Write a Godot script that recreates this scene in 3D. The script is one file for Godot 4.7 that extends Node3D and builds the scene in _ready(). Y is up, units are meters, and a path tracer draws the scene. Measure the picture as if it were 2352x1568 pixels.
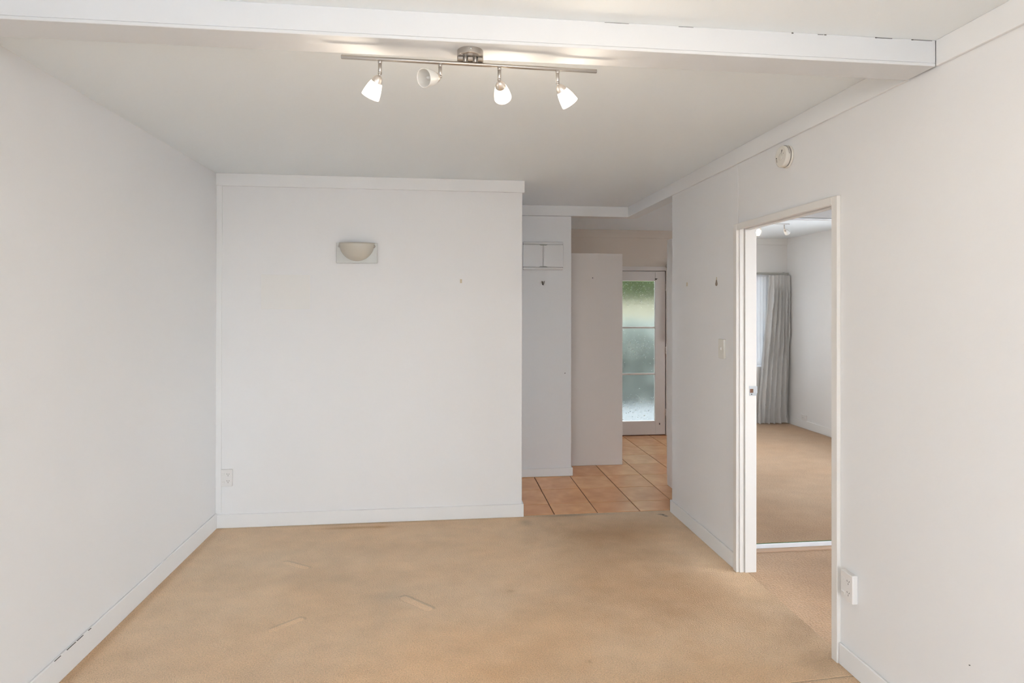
extends Node3D
# An empty white-walled living room: carpet, spotlight bar under a ceiling beam, a tiled entry with
# a glazed door, and a doorway into a bedroom whose mirrored wardrobe door shows that room behind.
# Room coordinates: x to the right, y up, d = distance into the room (z = -d). Metres.

const H := 2.41          # ceiling
const BD := 2.322        # underside of beam and of the frieze boards
const XL := -1.53        # left wall
const XR := 1.675        # right wall
const DB := 4.32         # back wall
const FACADE := -3.6     # wall behind the camera
const BED_FACADE := -0.366
var M := {}
var used := {}
var rng := RandomNumberGenerator.new()

func _ready() -> void:
	rng.seed = 11
	# ---- camera, sky, exposure -------------------------------------------------
	var cam := Camera3D.new()
	cam.name = "camera"
	cam.projection = Camera3D.PROJECTION_FRUSTUM
	cam.keep_aspect = Camera3D.KEEP_HEIGHT
	cam.near = 0.05
	cam.far = 120.0
	var f := 1390.79
	cam.size = 1568.0 / f * cam.near
	cam.frustum_offset = Vector2(0, -(784.0 - 702.14) / f * cam.near)
	cam.transform = Transform3D(Basis(Vector3(0.9935407, 0.001479, 0.11346671), Vector3(-0.00181275, 0.99999433, 0.00283826), Vector3(-0.11346187, -0.00302561, 0.99353774)).orthonormalized(), Vector3(0, 1.5, 0))
	add_child(cam)
	cam.current = true
	var env := Environment.new()
	env.background_mode = Environment.BG_SKY
	var sky := Sky.new()
	var sm := ProceduralSkyMaterial.new()
	sm.sky_top_color = Color(0.735, 0.785, 0.845)
	sm.sky_horizon_color = Color(0.928, 0.965, 1.0)
	sm.sky_curve = 0.4
	sm.ground_horizon_color = Color(0.75, 0.75, 0.73)
	sm.ground_bottom_color = Color(0.6, 0.6, 0.58)
	sm.sun_angle_max = 1.0
	sky.sky_material = sm
	env.sky = sky
	env.background_energy_multiplier = 14.0
	env.tonemap_mode = Environment.TONE_MAPPER_LINEAR
	env.tonemap_exposure = 1.18
	env.sdfgi_enabled = true
	env.ssao_enabled = true
	env.ssil_enabled = true
	var we := WorldEnvironment.new()
	we.name = "world_environment"
	we.environment = env
	add_child(we)
	materials()
	shell()
	beam_and_boards()
	bedroom_doorway()
	bedroom()
	entry()
	outdoors()
	fittings()

# ---- small helpers -------------------------------------------------------------
func P(x: float, y: float, d: float) -> Vector3:
	return Vector3(x, y, -d)

func numbered(called: String) -> String:
	if not used.has(called):
		used[called] = 0
		return called
	used[called] += 1
	return "%s_%03d" % [called, used[called]]

func mb() -> SurfaceTool:
	var st := SurfaceTool.new()
	st.begin(Mesh.PRIMITIVE_TRIANGLES)
	st.set_smooth_group(-1)
	return st

func obj(called: String, st, m: Material, parent: Node = null) -> MeshInstance3D:
	var o := MeshInstance3D.new()
	if st is SurfaceTool:
		st.generate_normals()
		o.mesh = st.commit()
	else:
		o.mesh = st
	o.material_override = m
	if parent == null:
		o.name = numbered(called)
		add_child(o, true)
	else:
		o.name = called
		var k := 0
		while parent.has_node(NodePath(String(o.name))):
			k += 1
			o.name = "%s_%03d" % [called, k]
		parent.add_child(o, true)
	return o

func tag(o: Node, label: String, category: String, group := "", kind := "") -> void:
	o.set_meta("label", label)
	o.set_meta("category", category)
	if group:
		o.set_meta("group", group)
	if kind:
		o.set_meta("kind", kind)

func struct(called: String, st, m: Material, label: String, category: String) -> MeshInstance3D:
	var o := obj(called, st, m)
	tag(o, label, category, "", "structure")
	return o

func thing(called: String, at: Vector3, label: String, category: String, group := "", kind := "") -> Node3D:
	var o := Node3D.new()
	o.name = numbered(called)
	add_child(o, true)
	o.position = at
	tag(o, label, category, group, kind)
	return o

func tri(st: SurfaceTool, a: Vector3, b: Vector3, c: Vector3, out: Vector3) -> void:
	if (a - c).cross(a - b).dot(out) < 0.0:
		var t := b
		b = c
		c = t
	st.add_vertex(a)
	st.add_vertex(b)
	st.add_vertex(c)

func quad(st: SurfaceTool, a: Vector3, b: Vector3, c: Vector3, d: Vector3, out: Vector3) -> void:
	tri(st, a, b, c, out)
	tri(st, a, c, d, out)

# a box between two corners given as (x, y, d), its edges chamfered by e
func bx(st: SurfaceTool, x0: float, x1: float, y0: float, y1: float, d0: float, d1: float, e := 0.0) -> void:
	cbox(st, Vector3((x0 + x1) / 2, (y0 + y1) / 2, -(d0 + d1) / 2), Vector3(absf(x1 - x0), absf(y1 - y0), absf(d1 - d0)), e)

func cbox(st: SurfaceTool, c: Vector3, size: Vector3, e := 0.0, xf := Transform3D()) -> void:
	var h := size / 2
	e = minf(e, minf(h.x, minf(h.y, h.z)) * 0.98)
	if e <= 0.0:
		for ax in 3:
			for s in [-1.0, 1.0]:
				var n := Vector3()
				n[ax] = s
				var q := []
				for k in [[-1, -1], [1, -1], [1, 1], [-1, 1]]:
					var v := Vector3()
					v[ax] = s * h[ax]
					v[(ax + 1) % 3] = k[0] * h[(ax + 1) % 3]
					v[(ax + 2) % 3] = k[1] * h[(ax + 2) % 3]
					q.append(xf * (c + v))
				quad(st, q[0], q[1], q[2], q[3], xf.basis * n)
		return
	var cv := func(sx, sy, sz, ax) -> Vector3:
		var v := Vector3(sx * (h.x - e), sy * (h.y - e), sz * (h.z - e))
		v[ax] = [sx, sy, sz][ax] * h[ax]
		return xf * (c + v)
	for ax in 3:
		var b := (ax + 1) % 3
		var g := (ax + 2) % 3
		for s in [-1, 1]:
			var q := []
			for k in [[-1, -1], [1, -1], [1, 1], [-1, 1]]:
				var sg := [0, 0, 0]
				sg[ax] = s
				sg[b] = k[0]
				sg[g] = k[1]
				q.append(cv.call(sg[0], sg[1], sg[2], ax))
			var n := Vector3()
			n[ax] = s
			quad(st, q[0], q[1], q[2], q[3], xf.basis * n)
		for s in [-1, 1]:       # the edges that run along ax
			for t in [-1, 1]:
				var q := []
				for k in [[-1, b], [1, b], [1, g], [-1, g]]:
					var sg := [0, 0, 0]
					sg[ax] = k[0]
					sg[b] = s
					sg[g] = t
					q.append(cv.call(sg[0], sg[1], sg[2], k[1]))
				var n := Vector3()
				n[b] = s
				n[g] = t
				quad(st, q[0], q[1], q[2], q[3], xf.basis * n)
	for sx in [-1, 1]:
		for sy in [-1, 1]:
			for sz in [-1, 1]:
				tri(st, cv.call(sx, sy, sz, 0), cv.call(sx, sy, sz, 1), cv.call(sx, sy, sz, 2), xf.basis * Vector3(sx, sy, sz))

# turn so that +y points along dir
func aim(dir: Vector3, at := Vector3()) -> Transform3D:
	var y := dir.normalized()
	var x := y.cross(Vector3(0.31, 0.2, 0.93)).normalized()
	return Transform3D(Basis(x, y, x.cross(y)), at)

# profile of Vector2(radius, height) turned about y; smooth
func lathe(st: SurfaceTool, prof: Array, xf := Transform3D(), n := 32, smooth := true, squash := Vector3.ONE) -> void:
	st.set_smooth_group(1 if smooth else -1)
	for i in prof.size() - 1:
		var a: Vector2 = prof[i]
		var b: Vector2 = prof[i + 1]
		var nn := Vector2(b.y - a.y, a.x - b.x)   # outward for a profile that runs upward on the outside
		for k in n:
			var t0 := TAU * k / n
			var t1 := TAU * (k + 1) / n
			var tm := (t0 + t1) / 2
			var p := func(v: Vector2, t: float) -> Vector3: return xf * (Vector3(v.x * cos(t), v.y, v.x * sin(t)) * squash)
			var out := xf.basis * Vector3(nn.x * cos(tm), nn.y, nn.x * sin(tm))
			if a.x > 1e-6:
				tri(st, p.call(a, t0), p.call(a, t1), p.call(b, t1), out)
			if b.x > 1e-6:
				tri(st, p.call(a, t0), p.call(b, t1), p.call(b, t0), out)
	st.set_smooth_group(-1)

func rod(st: SurfaceTool, a: Vector3, b: Vector3, r: float, n := 20, cham := 0.0) -> void:
	var l := (b - a).length()
	var c := minf(maxf(cham, r * 0.12), l * 0.3)
	var xf := aim(b - a, a)
	lathe(st, [Vector2(0, 0), Vector2(r - c, 0)], xf, n, false)
	lathe(st, [Vector2(r - c, 0), Vector2(r, c)], xf, n)
	lathe(st, [Vector2(r, c), Vector2(r, l - c)], xf, n)
	lathe(st, [Vector2(r, l - c), Vector2(r - c, l)], xf, n)
	lathe(st, [Vector2(r - c, l), Vector2(0, l)], xf, n, false)

# an outline in (u, v) pushed out by depth along w
func prism(st: SurfaceTool, pts: PackedVector2Array, xf: Transform3D, depth: float) -> void:
	var idx := Geometry2D.triangulate_polygon(pts)
	for i in range(0, idx.size(), 3):
		for s in [0.0, depth]:
			tri(st, xf * Vector3(pts[idx[i]].x, pts[idx[i]].y, s), xf * Vector3(pts[idx[i + 1]].x, pts[idx[i + 1]].y, s), xf * Vector3(pts[idx[i + 2]].x, pts[idx[i + 2]].y, s), xf.basis.z * (1.0 if s > 0 else -1.0))
	var cw := Geometry2D.is_polygon_clockwise(pts)
	for i in pts.size():
		var a := pts[i]
		var b := pts[(i + 1) % pts.size()]
		var e := b - a
		var o := Vector2(e.y, -e.x) * (-1.0 if cw else 1.0)
		quad(st, xf * Vector3(a.x, a.y, 0), xf * Vector3(b.x, b.y, 0), xf * Vector3(b.x, b.y, depth), xf * Vector3(a.x, a.y, depth), xf.basis * Vector3(o.x, o.y, 0))

# ---- materials -----------------------------------------------------------------
func mat(called: String, c: Color, rough := 0.6, metal := 0.0) -> StandardMaterial3D:
	var m := StandardMaterial3D.new()
	m.resource_name = called
	m.albedo_color = c
	m.roughness = rough
	m.metallic = metal
	M[called] = m
	return m

func relief(m: StandardMaterial3D, freq: float, scale_cm: float, tile: float, seed_: int) -> void:
	var n := FastNoiseLite.new()
	n.seed = seed_
	n.noise_type = FastNoiseLite.TYPE_SIMPLEX_SMOOTH
	n.frequency = freq
	n.fractal_octaves = 4
	var t := NoiseTexture2D.new()
	t.width = 512
	t.height = 512
	t.seamless = true
	t.noise = n
	m.heightmap_enabled = true
	m.heightmap_texture = t
	m.heightmap_scale = scale_cm
	m.uv1_triplanar = true
	m.uv1_world_triplanar = true
	m.uv1_scale = Vector3.ONE / tile

func materials() -> void:
	relief(mat("wall_paint", Color(0.935, 0.932, 0.93), 0.6), 0.02, 0.05, 0.9, 3)
	relief(mat("ceiling_paint", Color(0.955, 0.975, 0.985), 0.75), 0.03, 0.04, 0.8, 4)
	relief(mat("trim_paint", Color(0.94, 0.938, 0.934), 0.45), 0.015, 0.03, 0.7, 5)
	relief(mat("beam_paint", Color(0.875, 0.88, 0.885), 0.55), 0.015, 0.03, 0.7, 6)
	mat("frame_paint", Color(0.92, 0.905, 0.885), 0.42)
	mat("patch_paint", Color(0.935, 0.928, 0.915), 0.58)
	mat("door_paint", Color(0.9, 0.87, 0.845), 0.4)
	relief(mat("entry_bounce_paint", Color(0.88, 0.825, 0.765), 0.6), 0.02, 0.05, 0.9, 7)  # warm bounce off the floor tiles is mixed into this wall colour
	mat("cream_plastic", Color(0.9, 0.89, 0.86), 0.35)
	mat("white_plastic", Color(0.92, 0.91, 0.9), 0.3)
	mat("alarm_plastic", Color(0.9, 0.885, 0.85), 0.45)
	mat("grip_plastic", Color(0.66, 0.665, 0.64), 0.5)
	mat("grey_plastic", Color(0.5, 0.49, 0.48), 0.6)
	var fb := mat("board_plastic", Color(0.915, 0.91, 0.905), 0.2)
	fb.clearcoat_enabled = true
	fb.clearcoat = 0.4
	fb.clearcoat_roughness = 0.1
	mat("black", Color(0.05, 0.05, 0.05), 0.5)
	mat("print_black", Color(0.2, 0.19, 0.18), 0.6)
	mat("slot_dark", Color(0.16, 0.14, 0.14), 0.7)
	mat("crack_dark", Color(0.42, 0.41, 0.4), 0.8)
	mat("nickel", Color(0.71, 0.69, 0.67), 0.3, 0.95)
	mat("satin_nickel", Color(0.83, 0.8, 0.77), 0.36, 0.9)
	mat("dark_latch", Color(0.4, 0.36, 0.33), 0.5, 0.4)
	mat("pelmet_grey", Color(0.74, 0.725, 0.715), 0.6)  # one even grey, darker than the wall paint
	mat("chrome", Color(0.85, 0.85, 0.85), 0.12, 1.0)
	mat("dark_iron", Color(0.22, 0.2, 0.18), 0.4, 0.8)
	mat("steel", Color(0.72, 0.72, 0.72), 0.3, 1.0)
	mat("timber", Color(0.47, 0.33, 0.25), 0.7)
	mat("timber_strip", Color(0.74, 0.62, 0.52), 0.7)
	mat("tape", Color(0.82, 0.77, 0.67), 0.5)
	mat("bare_plaster", Color(0.6, 0.54, 0.48), 0.8)
	var sh := mat("frosted_glass", Color(0.9, 0.9, 0.895), 0.35)
	sh.backlight_enabled = true
	sh.backlight = Color(0.8, 0.79, 0.77)
	var lit := mat("lit_glass", Color(0.95, 0.93, 0.9), 0.4)
	lit.emission_enabled = true
	lit.emission = Color(1.0, 0.95, 0.86)
	lit.emission_energy_multiplier = 3.5
	var bl := mat("bulb_glass", Color(1, 1, 1, 0.25), 0.05)
	bl.transparency = BaseMaterial3D.TRANSPARENCY_ALPHA
	mat("sconce_glass", Color(0.79, 0.765, 0.715), 0.3)
	var pl := mat("sconce_plate", Color(0.82, 0.825, 0.81), 0.15)
	pl.clearcoat_enabled = true
	pl.clearcoat = 0.5
	mat("mirror", Color(0.925, 0.915, 0.9), 0.015, 1.0)
	mat("mirror_edge", Color(0.28, 0.4, 0.24), 0.2)
	mat("white_metal", Color(0.9, 0.9, 0.91), 0.35)
	var pane := mat("pane_glass", Color(1, 1, 1, 0.04), 0.02)
	pane.transparency = BaseMaterial3D.TRANSPARENCY_ALPHA
	var rg := mat("obscure_glass", Color(0.52, 0.53, 0.515, 0.0), 0.18)
	rg.refraction_enabled = true
	rg.refraction_scale = 0.05
	var sp := mat("glint_star", Color(0.95, 0.97, 0.95), 0.2)  # white translucent colour that draws the glints on the door glass
	sp.backlight_enabled = true
	sp.backlight = Color(1.0, 1.0, 1.0)
	var net := mat("net", Color(0.96, 0.97, 0.98, 0.97), 0.9)
	net.transparency = BaseMaterial3D.TRANSPARENCY_ALPHA
	net.backlight_enabled = true
	net.backlight = Color(0.62, 0.63, 0.64)
	var cu := mat("curtain_cloth", Color(0.86, 0.86, 0.86), 0.9)
	cu.backlight_enabled = true
	cu.backlight = Color(0.2, 0.2, 0.2)
	relief(cu, 0.2, 0.05, 0.15, 9)
	mat("curtain_lining", Color(0.9, 0.91, 0.9), 0.9)
	mat("blind", Color(0.82, 0.79, 0.75), 0.5)
	mat("grout", Color(0.36, 0.25, 0.18), 0.9)
	for i in 5:
		var c: Color = [Color(0.97, 0.735, 0.52), Color(0.96, 0.715, 0.495), Color(0.975, 0.75, 0.54), Color(0.955, 0.705, 0.49), Color(0.97, 0.74, 0.52)][i]
		var m := mat("tile_%d" % i, c, 0.25)
		var n := FastNoiseLite.new()
		n.seed = 40 + i
		n.frequency = 0.012
		n.fractal_octaves = 4
		var t := NoiseTexture2D.new()
		t.width = 256
		t.height = 256
		t.seamless = true
		t.noise = n
		var g := Gradient.new()
		g.set_color(0, Color(0.93, 0.9, 0.87))
		g.set_color(1, Color(1, 1, 1))
		t.color_ramp = g
		m.albedo_texture = t
		m.uv1_triplanar = true
		m.uv1_world_triplanar = true
		m.uv1_scale = Vector3.ONE * 1.7
	mat("paving", Color(0.7, 0.7, 0.7), 0.8)
	mat("bounce_ground", Color(0.78, 0.78, 0.78), 0.9)  # outside ground made pale to bounce daylight up to the ceilings
	mat("hedge_dark", Color(0.3, 0.33, 0.28), 0.6)
	mat("leaf_green", Color(0.55, 0.61, 0.38), 0.5)
	M.leaf_green.backlight_enabled = true
	M.leaf_green.backlight = Color(0.35, 0.45, 0.15)
	mat("leaf_dark", Color(0.83, 0.845, 0.82), 0.5)
	mat("bark", Color(0.3, 0.25, 0.2), 0.9)
	mat("fence", Color(0.74, 0.7, 0.6), 0.8)

# carpet colour and pile relief over a piece of floor: the wear, stains, darker edge strips and pressed-in marks stay where they are on the cloth
func carpet(called: String, x0: float, d0: float, w: float, l: float, px: int, py: int, spots: Array, dents: Array, base: Color) -> StandardMaterial3D:
	var m := mat(called, Color.WHITE, 0.95)
	var fine := FastNoiseLite.new()
	fine.seed = 5
	fine.frequency = 0.22
	fine.fractal_octaves = 3
	var broad := FastNoiseLite.new()
	broad.seed = 8
	broad.noise_type = FastNoiseLite.TYPE_SIMPLEX_SMOOTH
	broad.frequency = 0.9
	broad.fractal_octaves = 5
	broad.fractal_gain = 0.55
	var grain := fine.get_image(px, py, false, false, false)
	grain.convert(Image.FORMAT_L8)
	var gb := grain.get_data()
	# the broad map is computed coarsely and read smoothly
	var q := 8
	var bw := px / q + 2
	var bh := py / q + 2
	var tone := PackedFloat32Array()
	var warm := PackedFloat32Array()
	var dark := PackedFloat32Array()
	tone.resize(bw * bh)
	warm.resize(bw * bh)
	dark.resize(bw * bh)
	for j in bh:
		for i in bw:
			var x := x0 + w * i * q / px
			var d := d0 + l * j * q / py
			var v := 1.0 + 0.035 * broad.get_noise_2d(x * 1.6, d * 2.2) + 0.035 * broad.get_noise_2d(x * 5.0 + 40, d * 7.0)
			var wm := 0.05 * broad.get_noise_2d(x * 1.1 + 90, d * 1.3)
			for s in spots:        # x, d, rx, rd, darker, warmer
				var r := Vector2((x - s[0]) / s[2], (d - s[1]) / s[3]).length_squared() * (1.0 + 0.5 * broad.get_noise_2d(x * 4.0, d * 4.0 + 7))
				if r < 6.0:
					var k := exp(-r * 1.4)
					v -= s[4] * k
					wm += s[5] * k
			tone[j * bw + i] = v
			warm[j * bw + i] = wm
	var out := PackedByteArray()
	out.resize(px * py * 3)
	var hgt := PackedByteArray()
	hgt.resize(px * py)
	var br := base.r * 255.0
	var bg := base.g * 255.0
	var bb := base.b * 255.0
	for j in py:
		var jy := j / q
		var ty := float(j % q) / q
		for i in px:
			var k := jy * bw + i / q
			var tx := float(i % q) / q
			var v := lerpf(lerpf(tone[k], tone[k + 1], tx), lerpf(tone[k + bw], tone[k + bw + 1], tx), ty)
			var wm := lerpf(lerpf(warm[k], warm[k + 1], tx), lerpf(warm[k + bw], warm[k + bw + 1], tx), ty)
			var g := gb[j * px + i] / 255.0 - 0.5
			v += g * 0.22
			var o := (j * px + i) * 3
			out[o] = clampi(int(br * v), 0, 255)
			out[o + 1] = clampi(int(bg * (v - wm * 0.45)), 0, 255)
			out[o + 2] = clampi(int(bb * (v - wm)), 0, 255)
			hgt[j * px + i] = clampi(int(128 + g * 150), 0, 255)
	# pressed-in marks: a trough with a raised lip
	for s in dents:                 # xa, da, xb, db, half width, depth, strength of lighter fill and painted shadow
		var a := Vector2(s[0], s[1])
		var b := Vector2(s[2], s[3])
		var reach: float = s[4] * 2.2
		var i0 := clampi(int((minf(a.x, b.x) - reach - x0) / w * px), 0, px - 1)
		var i1 := clampi(int((maxf(a.x, b.x) + reach - x0) / w * px), 0, px - 1)
		var j0 := clampi(int((minf(a.y, b.y) - reach - d0) / l * py), 0, py - 1)
		var j1 := clampi(int((maxf(a.y, b.y) + reach - d0) / l * py), 0, py - 1)
		for j in range(j0, j1 + 1):
			for i in range(i0, i1 + 1):
				var p := Vector2(x0 + w * i / px, d0 + l * j / py)
				var c := Geometry2D.get_closest_point_to_segment(p, a, b)
				var r: float = p.distance_to(c) / s[4]
				var h: float = -smoothstep(1.15, 0.75, r) + 0.55 * exp(-pow((r - 1.35) / 0.3, 2))
				var z: float = s[5]
				hgt[j * px + i] = clampi(int(hgt[j * px + i] + h * z), 0, 255)
				# flattened pile reads lighter; the dark band on its far side is painted shadow
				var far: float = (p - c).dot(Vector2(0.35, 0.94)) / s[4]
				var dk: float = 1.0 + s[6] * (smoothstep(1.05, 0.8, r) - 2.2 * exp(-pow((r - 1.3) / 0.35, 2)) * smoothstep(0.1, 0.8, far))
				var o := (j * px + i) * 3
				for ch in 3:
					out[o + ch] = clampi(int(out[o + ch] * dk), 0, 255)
	m.albedo_texture = ImageTexture.create_from_image(Image.create_from_data(px, py, false, Image.FORMAT_RGB8, out))
	m.heightmap_enabled = true
	m.heightmap_texture = ImageTexture.create_from_image(Image.create_from_data(px, py, false, Image.FORMAT_L8, hgt))
	m.heightmap_scale = 0.9
	m.rim_enabled = true
	m.rim = 0.25
	m.rim_tint = 0.6
	return m

func carpet_slab(called: String, m: Material, x0: float, x1: float, d0: float, d1: float, ux: float, ud: float, uw: float, ul: float, label: String) -> void:
	var st := mb()
	bx(st, x0, x1, -0.06, -0.012, d0, d1)
	var o := struct(called, st, M.grout, label, "carpet")
	o.set_meta("label", label)
	var s2 := mb()
	var v := [Vector2(x0, d0), Vector2(x1, d0), Vector2(x1, d1), Vector2(x0, d1)]
	# top
	for k in [0, 1, 2, 0, 2, 3]:
		s2.set_uv(Vector2((v[k].x - ux) / uw, (v[k].y - ud) / ul))
		s2.add_vertex(P(v[k].x, 0, v[k].y))
	for k in 4:
		var a: Vector2 = v[k]
		var b: Vector2 = v[(k + 1) % 4]
		for t in [[a, 0.0], [b, -0.012], [b, 0.0], [a, 0.0], [a, -0.012], [b, -0.012]]:
			s2.set_uv(Vector2((t[0].x - ux) / uw, (t[0].y - ud) / ul))
			s2.add_vertex(P(t[0].x, t[1], t[0].y))
	obj("pile", s2, m, o)

# ---- the shell -----------------------------------------------------------------
func shell() -> void:
	# carpet
	var spots := [
		[1.15, 3.95, 0.42, 0.28, 0.13, 0.1], [0.95, 3.35, 0.5, 0.6, 0.085, 0.09], [1.35, 2.95, 0.42, 0.5, 0.1, 0.08], [1.68, 2.62, 0.25, 0.32, 0.13, 0.05], [1.74, 3.0, 0.14, 0.4, 0.06, 0.03],
		[0.55, 2.75, 0.5, 0.5, 0.03, 0.07], [1.56, 3.42, 0.16, 0.3, -0.12, -0.03], [1.45, 3.78, 0.16, 0.2, -0.07, -0.02], [1.62, 3.05, 0.14, 0.16, -0.07, 0.0],
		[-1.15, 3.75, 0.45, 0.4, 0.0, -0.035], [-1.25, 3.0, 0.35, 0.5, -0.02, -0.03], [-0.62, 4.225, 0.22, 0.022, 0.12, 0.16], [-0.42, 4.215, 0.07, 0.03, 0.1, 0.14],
		[0.58, 4.2, 0.05, 0.07, 0.12, 0.0], [0.36, 3.19, 0.025, 0.02, 0.09, 0.05], [-0.2, 3.85, 0.5, 0.12, 0.03, 0.02], [0.0, 2.6, 0.5, 0.4, -0.03, 0.05],
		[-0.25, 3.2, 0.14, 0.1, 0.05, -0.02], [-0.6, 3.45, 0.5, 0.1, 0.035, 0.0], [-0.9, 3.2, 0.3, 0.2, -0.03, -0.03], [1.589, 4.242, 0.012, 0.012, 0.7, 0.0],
		[1.6, 4.215, 0.012, 0.009, 0.7, 0.0], [1.57, 4.255, 0.02, 0.01, 0.35, 0.0], [-1.5, 3.0, 0.03, 2.0, 0.1, 0.1], [-0.5, 4.3, 1.0, 0.02, 0.1, 0.02],  # ends with thin darker strips along the left and back walls
		[0.95, 4.31, 0.3, 0.025, 0.18, 0.0], [1.0, 2.35, 0.4, 0.12, 0.02, 0.03], [0.2, 2.45, 0.25, 0.1, 0.03, 0.02], [0.62, 2.52, 0.012, 0.01, 0.12, 0.05]]  # starts with a thin darker strip along the hall edge
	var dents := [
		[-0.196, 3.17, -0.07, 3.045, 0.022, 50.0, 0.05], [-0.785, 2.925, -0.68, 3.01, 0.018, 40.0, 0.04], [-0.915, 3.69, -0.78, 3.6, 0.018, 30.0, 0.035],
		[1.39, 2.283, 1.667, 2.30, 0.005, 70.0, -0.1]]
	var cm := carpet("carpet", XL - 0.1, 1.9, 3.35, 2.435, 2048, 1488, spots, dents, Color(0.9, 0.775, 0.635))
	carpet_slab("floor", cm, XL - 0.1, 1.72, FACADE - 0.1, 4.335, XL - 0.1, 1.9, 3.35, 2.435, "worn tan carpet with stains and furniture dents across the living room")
	var bspots := [[1.72, 2.9, 0.3, 0.55, -0.14, 0.02], [2.3, 3.3, 0.5, 0.5, 0.08, 0.05], [2.3, 2.6, 0.5, 0.6, 0.06, 0.05], [3.2, 1.2, 0.6, 0.6, -0.05, 0.0], [2.8, 2.0, 0.5, 0.3, 0.04, 0.03]]  # lightened at the doorway to blend the two carpet tones
	var bm := carpet("bedroom_carpet_dimmed", 1.72, -0.45, 2.87, 4.05, 1024, 1448, bspots, [], Color(0.725, 0.6, 0.48))  # same carpet as the living room, darkened to stand in for dimmer light
	carpet_slab("floor", bm, 1.72, 4.59, BED_FACADE - 0.1, 3.6, 1.72, -0.45, 2.87, 4.05, "tan bedroom carpet, base colour darkened for dimmer light, seen through the doorway and in the mirror")
	# ceiling
	var st := mb()
	bx(st, XL - 0.1, 4.7, H, H + 0.12, FACADE - 0.1, 7.02)
	struct("ceiling", st, M.ceiling_paint, "smooth white ceiling over living room, hall and bedroom", "ceiling")
	# left wall
	st = mb()
	bx(st, XL - 0.1, XL, -0.06, H, FACADE - 0.1, -3.1)
	bx(st, XL - 0.1, XL, 2.2, H, -3.1, -1.5)
	bx(st, XL - 0.1, XL, -0.06, H, -1.5, 4.65)
	bx(st, XL - 0.1, XL, -0.06, 1.2, 4.65, 5.1)
	bx(st, XL - 0.1, XL, 2.0, H, 4.65, 5.1)
	bx(st, XL - 0.1, XL, -0.06, H, 5.1, 5.42)
	struct("wall_left", st, M.wall_paint, "long plain white wall on the left of the room", "wall")
	# back wall with the faint painted-over panel
	st = mb()
	bx(st, XL, 0.567, -0.06, H, DB, DB + 0.1, 0.003)
	var wb := struct("wall_back", st, M.wall_paint, "white back wall carrying the small wall light", "wall")
	st = mb()
	bx(st, -1.238, -0.913, 1.487, 1.725, DB - 0.0012, DB + 0.002, 0.0008)
	var pt := obj("painted_over_panel", st, M.patch_paint, wb)
	pt.set_meta("label", "faint painted-over square patch")
	# right wall with the doorway, ends at the hall
	st = mb()
	bx(st, XR, 1.77, -0.06, H, FACADE - 0.1, -3.3)
	bx(st, XR, 1.77, 2.15, H, -3.3, -0.9)
	bx(st, XR, 1.77, -0.06, H, -0.9, 2.405)
	bx(st, XR, 1.77, 1.965, H, 2.405, 3.29)
	bx(st, XR, 1.77, -0.06, H, 3.29, 4.29, 0.0025)
	struct("wall_right", st, M.wall_paint, "white right-hand wall pierced by the bedroom doorway", "wall")
	# wall behind the camera, with a wide glazed opening that lets the daylight in
	st = mb()
	var wx0 := -0.4
	var wx1 := 0.56
	var wy1 := 2.2
	bx(st, XL, wx0, -0.06, H, FACADE - 0.1, FACADE)
	bx(st, wx1, XR, -0.06, H, FACADE - 0.1, FACADE)
	bx(st, wx0, wx1, wy1, H, FACADE - 0.1, FACADE)
	struct("wall_front", st, M.wall_paint, "white wall with a narrow pair of glazed doors behind the viewer", "wall")
	var w := thing("window", P(0, 0, FACADE - 0.05), "narrow white framed pair of glazed doors behind the viewer, out of view", "window", "", "structure")
	st = mb()
	for s in [[wx0, wx0 + 0.05, 0.0, wy1], [wx1 - 0.05, wx1, 0.0, wy1], [0.055, 0.105, 0.05, wy1 - 0.05], [wx0 + 0.05, wx1 - 0.05, 0.0, 0.05], [wx0 + 0.05, wx1 - 0.05, wy1 - 0.05, wy1]]:
		cbox(st, Vector3((s[0] + s[1]) / 2, (s[2] + s[3]) / 2, 0), Vector3(s[1] - s[0], s[3] - s[2], 0.06), 0.003)
	obj("window_frame", st, M.white_metal, w)
	glazing(P(1.72, 1.075, -2.1), 1.2, 1.075, "unseen sliding glass door added in the right wall behind the viewer to light the left wall")  # unseen opening added to brighten the left wall
	glazing(P(XL - 0.05, 1.1, -2.3), 0.8, 1.1, "unseen sliding glass door added in the left wall behind the viewer to light the right wall")  # added out of view so daylight reaches the right wall
	glazing(P(XL - 0.05, 1.6, 4.875), 0.225, 0.4, "unseen small window added at the left end of the hall to light it")  # added daylight source for the hall, never in sight
	for s in [[wx0 + 0.05, 0.055], [0.105, wx1 - 0.05]]:
		st = mb()
		cbox(st, Vector3((s[0] + s[1]) / 2, wy1 / 2, 0), Vector3(s[1] - s[0], wy1 - 0.1, 0.005))
		obj("pane", st, M.pane_glass, w)

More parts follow.
